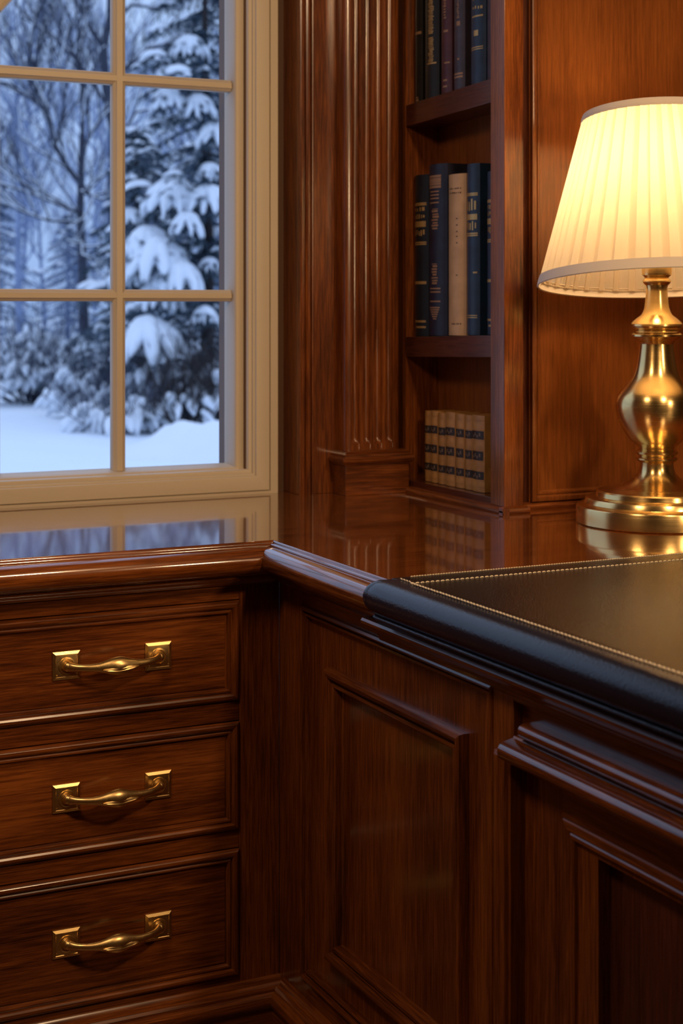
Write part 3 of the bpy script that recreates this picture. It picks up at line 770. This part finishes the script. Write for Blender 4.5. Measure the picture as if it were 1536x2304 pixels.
SH = m.build('lamp_shade', 'silk', TL, angle=25)
fm = MB()
for a0, a1 in folds:      # the tucked-under half of each pleat
    vs = []
    for h in hs:
        for q_ in (0, .5, 1): vs.append(shp(rad(h)-.0028, a0+(a1-a0)*q_+.0016*math.sin(9*a0+h*20), h))
    fm.add(vs, [(3*i+j, 3*i+j+1, 3*i+j+4, 3*i+j+3) for i in range(10) for j in range(2)])
fm.build('pleat_folds', 'silk_fold', SH, angle=25)
def band(h0, h1, bulge, nm):
    N = 96; pr_ = [(h0+.0, -.0015), (h0-.0015, .0005), (h0, bulge), ((h0+h1)/2, bulge+.0006), (h1, bulge), (h1, .0010), (h1-.001,-.001)]
    vs = []; fs = []
    for h, o_ in pr_:
        for j in range(N): vs.append(shp(rad(h)+o_, 2*PI*j/N, h))
    for i in range(len(pr_)-1):
        for j in range(N):
            k = (j+1) % N; fs.append((i*N+j, i*N+k, (i+1)*N+k, (i+1)*N+j))
    MB().add(vs, fs).build(nm, 'linen', SH, angle=50)
band(HB, HB+.018, .0022, 'trim_band'); band(HT-.013, HT, .0020, 'trim_band')
# carrier spider, harp and finial
sp3 = MB(); ctr = shp(0, 0, HT-.004)
for k in range(3):
    sp3.tube([ctr, shp(rad(HT-.006)-.002, 2*PI*k/3+.4, HT-.006)], [.0014]*2, n=6)
for s in (-1, 1):
    pts = []
    for q in range(13):
        a = PI*q/12; pts.append(Vector((LC[0], LC[1], ZC+.478))*(1-q/12)+ctr*(q/12)+side*(s*.050*math.sin(a)))
    sp3.tube(pts, [.0015]*13, n=6)
sp3.build('harp', 'brass', TL)
MB().lathe([(.0015,0),(.006,.001),(.007,.003),(.0045,.0055),(.007,.009),(.0075,.012),(.005,.016),(.001,.018)], 20, tuple(ctr)).build('finial', 'brass', TL)
bl = MB().lathe([(.013,0),(.013,.02),(.017,.032),(.027,.052),(.030,.068),(.027,.084),(.017,.096),(.004,.101)], 24, (LC[0], LC[1], ZC+.572))
MB().lathe([(.010,.470),(.010,.500),(.0165,.503),(.0175,.510),(.0175,.556),(.0155,.560),(.0150,.572)], 32, (LC[0], LC[1], ZC)).build('socket', 'brass', TL, angle=28)
bl.build('bulb', 'bulb', TL)

# ------------------------------------------------------------------ outside
def polar(az, dist, z=0):
    a = math.radians(az); return Vector((CAM.x+dist*math.sin(a), CAM.y+dist*math.cos(a), z))
GZ = -.45
def gh(x, y):
    h = .22*noise.noise(Vector((x*.12, y*.12, 3)))+.10*noise.noise(Vector((x*.4, y*.4, 7)))
    d = math.hypot(x-CAM.x, y-CAM.y)
    h += max(0, min(1, (d-24)/30))*0.9
    return GZ+h
g = MB(); NX, NY = 110, 100; vs = []; fs = []
for j in range(NY+1):
    for i in range(NX+1):
        x = -45+100*i/NX; y = .9+79*(j/NY)**1.4; vs.append((x, y, gh(x, y)))
for j in range(NY):
    for i in range(NX):
        a = j*(NX+1)+i; fs.append((a, a+1, a+NX+2, a+NX+1))
g.add(vs, fs); G_ = g.build('ground', 'ground_snow'); struct(G_)

def snow_clump(m, c, ax, a, b, h, rnd, droop=.25):
    """dome of snow with lobed, drooping rim lying along direction ax"""
    ax = Vector((ax.x, ax.y, 0)); ax = ax.normalized() if ax.length > 1e-4 else Vector((1,0,0))
    bx = Vector((-ax.y, ax.x, 0)); n = 18; ph = rnd.uniform(0, 6)
    vs = [c+Vector((0,0,h))]; fs = []
    lob = [1+.22*math.sin(3*2*PI*j/n+ph)+rnd.uniform(-.14, .14) for j in range(n)]
    dr = [rnd.uniform(.3, 1.0) for j in range(n)]
    rings = [(.35,.93,0),(.62,.75,0),(.84,.45,.1),(1.0,.05,.5),(.96,-.35,1.0),(.6,-.30,.6)]
    for rr, hh, dd in rings:
        for j in range(n):
            t = 2*PI*j/n; q = rr*(1+(lob[j]-1)*rr)
            vs.append(c+ax*(a*q*math.cos(t))+bx*(b*q*math.sin(t))+Vector((0,0,h*hh*(1+.2*(rnd.random()-.5))-droop*h*2*dd*dr[j]-.25*a*(q*math.cos(t))**2)))
    for j in range(n): fs.append((0, 1+j, 1+(j+1) % n))
    for i in range(len(rings)-1):
        for j in range(n):
            k = (j+1) % n; fs.append((1+i*n+j, 1+(i+1)*n+j, 1+(i+1)*n+k, 1+i*n+k))
    m.add(vs, fs)
def needles_along(m, p0, p1, wdt, rnd, cnt):
    d = p1-p0
    for k in range(cnt):
        t = rnd.random(); p = p0+d*t
        ang = rnd.uniform(0, 2*PI); s = Vector((math.cos(ang), math.sin(ang), rnd.uniform(-.9, .25)))*wdt*rnd.uniform(.5, 1)
        q = p+s+d.normalized()*wdt*.5; w_ = Vector((s.y, -s.x, 0))*.13
        m.v += [tuple(p-w_), tuple(p+w_), tuple(q)]; b = len(m.v)-3; m.f.append((b, b+1, b+2))
def bough(fol, sno, start, tip, width, rnd, snowy=1.0, dens=1.0, sub=True):
    mid_ = (start+tip)/2+Vector((0,0,(tip-start).length*.10)); pts = []
    for k in range(7):
        t = k/6; pts.append(start*(1-t)**2+mid_*2*t*(1-t)+tip*t*t)
    fol.tube(pts, [.020*(1-k/7)+.004 for k in range(7)], n=4)
    L_ = (tip-start).length; ax = (tip-start).normalized(); sd = Vector((-ax.y, ax.x, 0))
    if sd.length < .01: sd = Vector((1,0,0))
    sd.normalize()
    for k in range(1, 7):
        t = k/6; wd = width*(1-abs(t-.55)*.9)
        for s in (-1, 1):
            e_ = pts[k]+sd*(s*wd)+ax*wd*.5+Vector((0,0,-wd*rnd.uniform(.25, .6)))
            needles_along(fol, pts[k], e_, .11, rnd, int(26*dens))
            if rnd.random() < .5*snowy: snow_clump(sno, (pts[k]*.45+e_*.55)+Vector((0,0,.01)), e_-pts[k], wd*.45, wd*.16, wd*.08+.01, rnd, .12)
    needles_along(fol, pts[3], tip, .13, rnd, int(44*dens))
    if rnd.random() < snowy:
        snow_clump(sno, pts[5]+Vector((0,0,.02)), ax, width*.70, width*.36, width*.17, rnd, .25)
    if rnd.random() < snowy*.7:
        snow_clump(sno, pts[3]+Vector((0,0,.02)), ax, width*.6, width*.26, width*.12, rnd, .2)
def spruce(name, base, H, Rb, seed, label, extra=(), group=None, nb=90, z0f=.12, dens=1.0, snowy=.8, mat='needles', trunk_r=.11, barkm='red_bark', thin=False):
    rnd = random.Random(seed)
    t = thing(name, base, label, 'tree', group)
    tr = MB(); tp = [base+Vector((0,0,-.3)), base+Vector((.02,.0,H*.3)), base+Vector((-.03,0,H*.65)), base+Vector((0,0,H))]
    tr.tube(tp, [trunk_r, trunk_r*.75, trunk_r*.45, .01], n=10); tr.build('trunk', barkm, t)
    fol = MB(); sno = MB()
    for k in range(nb):
        f_ = (k+rnd.random())/nb; z = H*(z0f+(1-z0f)*f_); r = Rb*(1-f_)**.8*rnd.uniform(.65, 1.1)+.12
        a = k*2.399+rnd.uniform(-.3, .3)
        s0 = base+Vector((0,0,z)); tip = s0+Vector((math.cos(a)*r, math.sin(a)*r, -r*rnd.uniform(.18, .42)))
        facing = -(Vector((math.cos(a), math.sin(a), 0)).dot(CF))
        if thin and facing > .80 and rnd.random() < .8: continue
        bough(fol, sno, s0, tip, min(.34, .16+r*.14), rnd, snowy, dens)
    for tip, wd in extra:
        s0 = base+Vector((0,0,tip.z-base.z+.22)); bough(fol, sno, s0, tip, wd*.42, rnd, 0, dens*1.5)
        back = (s0-tip); back.z = 0; back.normalize()
        for k in range(8):     # fan of drooping snow-laden sprays
            a = math.radians(-95+190*k/7+rnd.uniform(-8, 8)); d = (CR*math.sin(a)-CF*math.cos(a)); ln = wd*rnd.uniform(.40, .58)
            r_ = wd*rnd.uniform(.085, .125)
            c0 = tip+back*wd*.25+Vector((0,0,wd*.10))
            pts = [c0+d*(ln*q_)+Vector((0,0,-wd*(.08*q_+.42*q_*q_)*rnd.uniform(.8,1.2))) for q_ in (0,.2,.4,.6,.8,.93,1.0)]
            sno.tube(pts, [r_*1.1, r_*1.25, r_*1.2, r_*1.05, r_*.8, r_*.45, r_*.1], n=7)
            needles_along(fol, pts[0]-Vector((0,0,r_)), pts[-1]-Vector((0,0,r_*1.2)), .12, rnd, int(26*dens))
    fol.build('foliage', mat, t, angle=60)['kind'] = 'stuff'; sno.build('snow_load', 'snow', t, angle=70)['kind'] = 'stuff'
    return t
CR = Vector((math.cos(YAW), -math.sin(YAW), 0)); CF = Vector((math.sin(YAW), math.cos(YAW), 0))
# big snow-laden spruce to the right; offsets (across, height, toward viewer, width) in metres from the trunk
sb = polar(20.9, 20.6); sb.z = gh(sb.x, sb.y)
big = [(-.47,2.62,.9,.85),(.12,2.55,1.0,.62),(-.78,2.02,1.0,.70),(-.62,1.83,1.2,.90),(-.16,2.22,1.2,.50),(-.28,1.58,1.3,.72),(-.72,.84,1.4,.92),(-.55,1.36,1.1,.66),
       (-.10,3.78,.6,.5),(-.52,3.86,.6,.52),(.17,3.40,.6,.55),(-.24,4.55,.5,.5),(.08,1.08,1.3,.35),(-.02,.12,1.6,.42),(-.14,.30,1.5,.30),(.12,2.9,.7,.4),(.12,1.7,1.0,.3),(-1.0,2.32,.6,.4),(-1.05,1.6,.9,.5)]
ex = [(Vector((sb.x, sb.y, 0))+CR*a-CF*c+Vector((0,0,z)), w_) for a, z, c, w_ in big]
spruce('spruce_tree', sb, 7.6, 1.75, 11, 'large snow-laden spruce with dark trunk at the right of the window view', ex, nb=110, z0f=.14, trunk_r=.105, snowy=.55, thin=True)
# smaller spruce behind the middle muntin
s2 = polar(18.4, 24.0); s2.z = gh(s2.x, s2.y)
spruce('spruce_tree', s2, 4.3, 1.35, 23, 'smaller green snow-dusted spruce behind the upright bar of the window', nb=60, z0f=.08, snowy=.6)
s3 = polar(22.6, 25.5); s3.z = gh(s3.x, s3.y)
spruce('spruce_tree', s3, 8.2, 2.0, 37, 'dark spruce partly hidden behind the window frame at far right of the view', nb=80, z0f=.1, snowy=.8)

def branches(m, p, d, L_, r, depth, rnd, spread=.5, up=.12, snow=None, ns=4):
    seg = 4; pts = [p.copy()]; dd = d.copy()
    for k in range(seg):
        dd = (dd+Vector((rnd.uniform(-1,1), rnd.uniform(-1,1), rnd.uniform(-.6,1)))*.13+Vector((0,0,up*.25))).normalized()
        pts.append(pts[-1]+dd*(L_/seg))
    m.tube(pts, [r*(1-.45*k/seg) for k in range(seg+1)], n=ns if depth > 1 else 3, cap=False)
    if snow is not None and abs(dd.z) < .75 and depth >= 1:
        snow.tube([q+Vector((0,0,r*.9)) for q in pts], [max(.012, r*.9)]*(seg+1), n=4)
    if depth <= 0: return
    nchild = 3 if depth > 1 else 4
    for k in range(nchild):
        i = 1+int((seg)*(.3+.7*k/nchild)); i = min(i, seg)
        a = Vector((rnd.uniform(-1,1), rnd.uniform(-1,1), rnd.uniform(-.15,.9)))
        nd = (dd+a.normalized()*spread*rnd.uniform(.8,1.5)).normalized()
        branches(m, pts[i], nd, L_*rnd.uniform(.55,.8), r*.55, depth-1, rnd, spread, up, snow, ns)
def bare_tree(base, path, r0, limbs, seed, label, mat='bark', snowmat=True, group=None, tw=3):
    """path: trunk points (across, toward viewer, height) in metres from base; limbs: lists of the same"""
    rnd = random.Random(seed); t = thing('bare_tree', base, label, 'tree', group)
    P3 = lambda q: Vector((base.x, base.y, 0))+CR*q[0]-CF*q[1]+Vector((0,0,q[2]))
    m = MB(); sn = MB(); tp = [P3(q) for q in path]
    m.tube(tp, [r0*(1-.55*k/(len(tp)-1)) for k in range(len(tp))], n=8)
    tb = m.build('trunk', mat, t)
    b = MB()
    for rr, pl_ in limbs:
        lp = [P3(q) for q in pl_]
        b.tube(lp, [rr*(1-.6*k/(len(lp)-1)) for k in range(len(lp))], n=6)
        for k in range(1, len(lp)):
            for q in range(3):
                d = (lp[k]-lp[k-1]).normalized()
                nd = (d+Vector((rnd.uniform(-1,1), rnd.uniform(-1,1), rnd.uniform(-.1,.8))).normalized()*.75).normalized()
                pp = lp[k-1]+(lp[k]-lp[k-1])*rnd.random()
                branches(b, pp, nd, rnd.uniform(.7,1.2), .016, tw-1, rnd, .55, .1, sn)
            if rr > .01:
                sn.tube([lp[k-1]+Vector((0,0,rr*.8)), lp[k]+Vector((0,0,rr*.6))], [rr*.75, rr*.55], n=5)
    b.build('branches', mat, t)['kind'] = 'stuff'; sn.build('snow_load', 'snow', t, angle=70)['kind'] = 'stuff'
    return t
tb_ = polar(16.45, 26.0); tb_.z = gh(tb_.x, tb_.y)
k26 = .0073
def q(px, py, c=0): return ((px-186)*k26, c, 1.14-(py-690)*k26)
bare_tree(tb_, [(.06,0,tb_.z-.3), q(190,815), q(186,700), q(182,560), q(178,480), q(180,400), q(183,300)], .105,
  [(.050, [q(178,410), q(150,375,.1), q(128,330,.2), q(112,250,.3), q(85,190,.3), q(50,140,.2)]),
   (.035, [q(183,300), q(185,230), q(178,140), q(190,60), q(185,-40)]),
   (.030, [q(181,360), q(205,310,.3), q(228,280,.4), q(262,240,.3)]),
   (.030, [q(112,250,.3), q(80,230,.5), q(40,200,.7), q(-20,190,.8)]),
   (.026, [q(178,480), q(130,460,.4), q(80,440,.7), q(20,420,.9)]),
   (.026, [q(180,500), q(120,500,.5), q(60,480,.8), q(0,410,1.0)]),
   (.030, [q(180,430), q(205,440,.4), q(240,455,.6), q(280,440,.6)]),
   (.028, [q(182,540), q(190,575,.3), q(225,590,.5), q(262,588,.6)]),
   (.022, [q(128,330,.2), q(150,240,.3), q(140,160,.4), q(160,60,.3)]),
   (.022, [q(85,190,.3), q(70,100,.3), q(90,20,.2), q(80,-60,.2)])],
  5, 'slender bare tree with forked snowy branches in the left half of the window view')
t2 = polar(17.5, 30.0); t2.z = gh(t2.x, t2.y)
k30 = .0085
def q2(px, py, c=0): return ((px-252)*k30, c, 1.14-(py-690)*k30)
bare_tree(t2, [(.02,0,t2.z-.3), q2(256,600), q2(256,300), q2(246,250), q2(236,190), q2(232,110), q2(246,40), q2(245,-80)], .13,
  [(.05, [q2(232,110), q2(200,60,.3), q2(170,0,.4), q2(150,-60,.4)]),
   (.05, [q2(240,210), q2(290,160,.4), q2(340,120,.5), q2(400,110,.6), q2(450,60,.7)]),
   (.04, [q2(246,250), q2(200,170,.5), q2(140,100,.8), q2(70,60,1.)]),
   (.04, [q2(246,60), q2(300,20,.3), q2(360,30,.4), q2(420,-20,.5)]),
   (.035,[q2(256,330), q2(310,260,.4), q2(370,250,.5)]),
   (.03, [q2(246,20), q2(280,-30), q2(330,-60)])],
  9, 'dark bare tree with bent trunk rising behind the upright bar of the window')
t3 = polar(14.2, 30.0); t3.z = gh(t3.x, t3.y)
def q3(px, py, c=0): return ((px-55)*k30, c, 1.14-(py-690)*k30)
bare_tree(t3, [(0,0,t3.z-.3), q3(50,600), q3(52,420), q3(44,300), q3(48,200)], .07,
  [(.04, [q3(48,200), q3(30,120), q3(40,40), q3(20,-40)]), (.035,[q3(46,330), q3(80,260), q3(120,210), q3(150,120)]),
   (.03,[q3(50,420), q3(90,350), q3(110,300)]), (.03,[q3(48,260), q3(10,200), q3(-30,160)]), (.03,[q3(46,240), q3(80,140), q3(90,40)])],
  15, 'thin bare tree nearest the left edge of the window view', mat='haze_bark')

# background wood, dozens of haze-tinted bare trees: a few built, the rest copies
def bg_tree(seed, H):
    rnd = random.Random(seed); t = thing('bare_tree', (0,0,0), '', 'tree')
    m = MB(); base = Vector((0,0,-.5))
    pts = [base]; d = Vector((0,0,1))
    for k in range(8):
        d = (d+Vector((rnd.uniform(-1,1), rnd.uniform(-1,1), 0))*.06).normalized(); pts.append(pts[-1]+d*H/8)
    m.tube(pts, [.10*(1-.85*k/8)+.01 for k in range(9)], n=5)
    for k in range(2, 9):
        for q_ in range(4):
            a = rnd.uniform(0, 2*PI); nd = Vector((math.cos(a), math.sin(a), rnd.uniform(.3, 1.2))).normalized()
            branches(m, pts[k], nd, H*.15*rnd.uniform(.7, 1.2), .035, 3, rnd, .5, .15, None, 3)
    m.build('branches', 'haze_bark', t); return t
protos = [bg_tree(100+k, 10) for k in range(4)]
rb = random.Random(77)
BL = 'haze-tinted bare tree in the distant wood beyond the snowy clearing'
cnt = 0
placed = []
for k in range(26):
    for tr_ in range(40):
        az = 6+22*((k+rb.random())/26); dist = rb.uniform(36, 64); p = polar(az, dist)
        if all((p-o_).length > 3.2 for o_ in placed): break
    placed.append(p.copy()); p.z = gh(p.x, p.y)
    pr_ = protos[k % 4]
    if k < 4: t = pr_
    else:
        t = pr_.copy(); COL.objects.link(t)
        for ch in list(pr_.children):
            c = ch.copy(); COL.objects.link(c); c.parent = t
    t.location = p; t.rotation_euler = (0, 0, rb.uniform(0, 6.28)); s_ = rb.uniform(.7, 1.15); t.scale = (s_*.9, s_*.9, s_)
    t['label'] = BL; t['group'] = 'haze-tinted trees of the distant wood'
# low haze-tinted conifers along the wood's edge
proto_c = None
placed = []
for k in range(15):
    for tr_ in range(60):
        az = rb.uniform(7, 30); dist = rb.uniform(33, 50); p = polar(az, dist)
        if all((p-o_).length > 3.9 for o_ in placed): break
    placed.append(p.copy())
    p = p; p.z = gh(p.x, p.y)
    if proto_c is None:
        proto_c = spruce('spruce_tree', Vector((0,0,0)), 5.0, 1.9, 301, '', nb=60, z0f=.05, snowy=.35, mat='far_needles', barkm='haze_bark'); t = proto_c
    else:
        t = proto_c.copy(); COL.objects.link(t)
        for ch in list(proto_c.children):
            c = ch.copy(); COL.objects.link(c); c.parent = t
    t.location = p; t.rotation_euler = (0, 0, rb.uniform(0, 6.28)); s_ = rb.uniform(.6, 1.2); t.scale = (s_, s_, s_)
    t['label'] = 'haze-tinted conifer along the edge of the distant wood'; t['group'] = 'haze-tinted conifers of the distant wood'
# snow-covered shrubs in front of the trees
def shrub(az, dist, w_, h_, seed, label, twmat='bark', need=True, snowp=.95):
    rnd = random.Random(seed); b = polar(az, dist); b.z = gh(b.x, b.y)
    t = thing('shrub', b, label, 'shrub'); tw = MB(); sn = MB(); nd = MB()
    for k in range(54):
        a = rnd.uniform(0, 2*PI); r = rnd.uniform(.1, 1)*w_/2; zt = h_*(1-.6*(r/(w_/2))**2)*rnd.uniform(.55, 1.05)
        tip = b+Vector((math.cos(a)*r, math.sin(a)*r, zt))
        branches(tw, b+Vector((math.cos(a)*r*.3, math.sin(a)*r*.3, 0)), (tip-b).normalized(), (tip-b).length*.8, .012, 2, rnd, .5, .05)
        if need: needles_along(nd, b+(tip-b)*.3, tip, .14, rnd, 46)
        for q_ in range(4):
            if rnd.random() < snowp:
                tt = b+(tip-b)*rnd.uniform(.6, 1.02)+Vector((rnd.uniform(-.16,.16), rnd.uniform(-.16,.16), rnd.uniform(-.03,.05))); dd_ = Vector((math.cos(a), math.sin(a), -.5)).normalized(); ll = rnd.uniform(.10, .26); r_ = rnd.uniform(.035, .070)
                sn.tube([tt, tt+dd_*ll*.35, tt+dd_*ll*.7+Vector((0,0,-.02)), tt+dd_*ll+Vector((0,0,-.06))], [r_, r_*1.2, r_*.8, r_*.2], n=6)
    tw.build('twigs', twmat, t)['kind'] = 'stuff'
    if need: nd.build('foliage', 'needles', t)['kind'] = 'stuff'
    sn.build('snow_load', 'snow', t, angle=70)['kind'] = 'stuff'
    return t
shrub(14.6, 25.0, 2.6, 1.15, 41, 'wide snow-covered shrub at the left edge of the view, behind the clearing')
shrub(17.1, 21.0, 1.5, .85, 42, 'low snow-covered evergreen shrub left of the upright window bar')
shrub(18.7, 19.6, 1.3, .74, 43, 'snow-laden shrub just right of the upright window bar')
shrub(17.8, 19.2, 1.5, .42, 46, 'lowest frosted shrub spreading on the snow at mid view')
shrub(20.3, 19.0, 1.0, .95, 44, 'dark twiggy shrub with snow caps under the large spruce', 'red_bark', need=False, snowp=.16)
shrub(21.6, 19.4, 1.1, 1.1, 45, 'tall twiggy shrub beside the window frame under the large spruce', 'red_bark', need=False, snowp=.22)
# snow bank near the house
def bank(az, dist, a_, b_, h_, seed, label):
    b = polar(az, dist); b.z = gh(b.x, b.y)-.05; vs = []; fs = []; n = 40; R_ = 14; rnd = random.Random(seed)
    vs.append(tuple(b+Vector((0,0,h_))))
    for i in range(1, R_+1):
        rr = i/R_
        for j in range(n):
            t_ = 2*PI*j/n; p = CR*(a_*rr*math.cos(t_))+CF*(b_*rr*math.sin(t_))
            nz_ = noise.noise(Vector((p.x*2.2+seed, p.y*2.2, 0)))*.16+noise.noise(Vector((p.x*6+seed, p.y*6, 2)))*.05
            z = h_*(1-rr**2.2)+nz_*(1-rr)*1.6*min(1, rr*3)
            vs.append(tuple(b+p+Vector((0,0,z-.1*(rr > .99)))))
    for j in range(n): fs.append((0, 1+j, 1+(j+1) % n))
    for i in range(R_-1):
        for j in range(n):
            k = (j+1) % n; fs.append((1+i*n+j, 1+(i+1)*n+j, 1+(i+1)*n+k, 1+i*n+k))
    o = MB().add(vs, fs).build('snow_bank', 'snow', origin=b, angle=80); tag(o, label, 'snow bank'); return o
bank(21.2, 16.6, 1.25, .9, .42, 3, 'rounded snow bank in front of the spruce at lower right of the view')
bank(18.6, 13.2, 2.0, 1.0, .16, 9, 'low snow drift nearest the window at the bottom of the view')
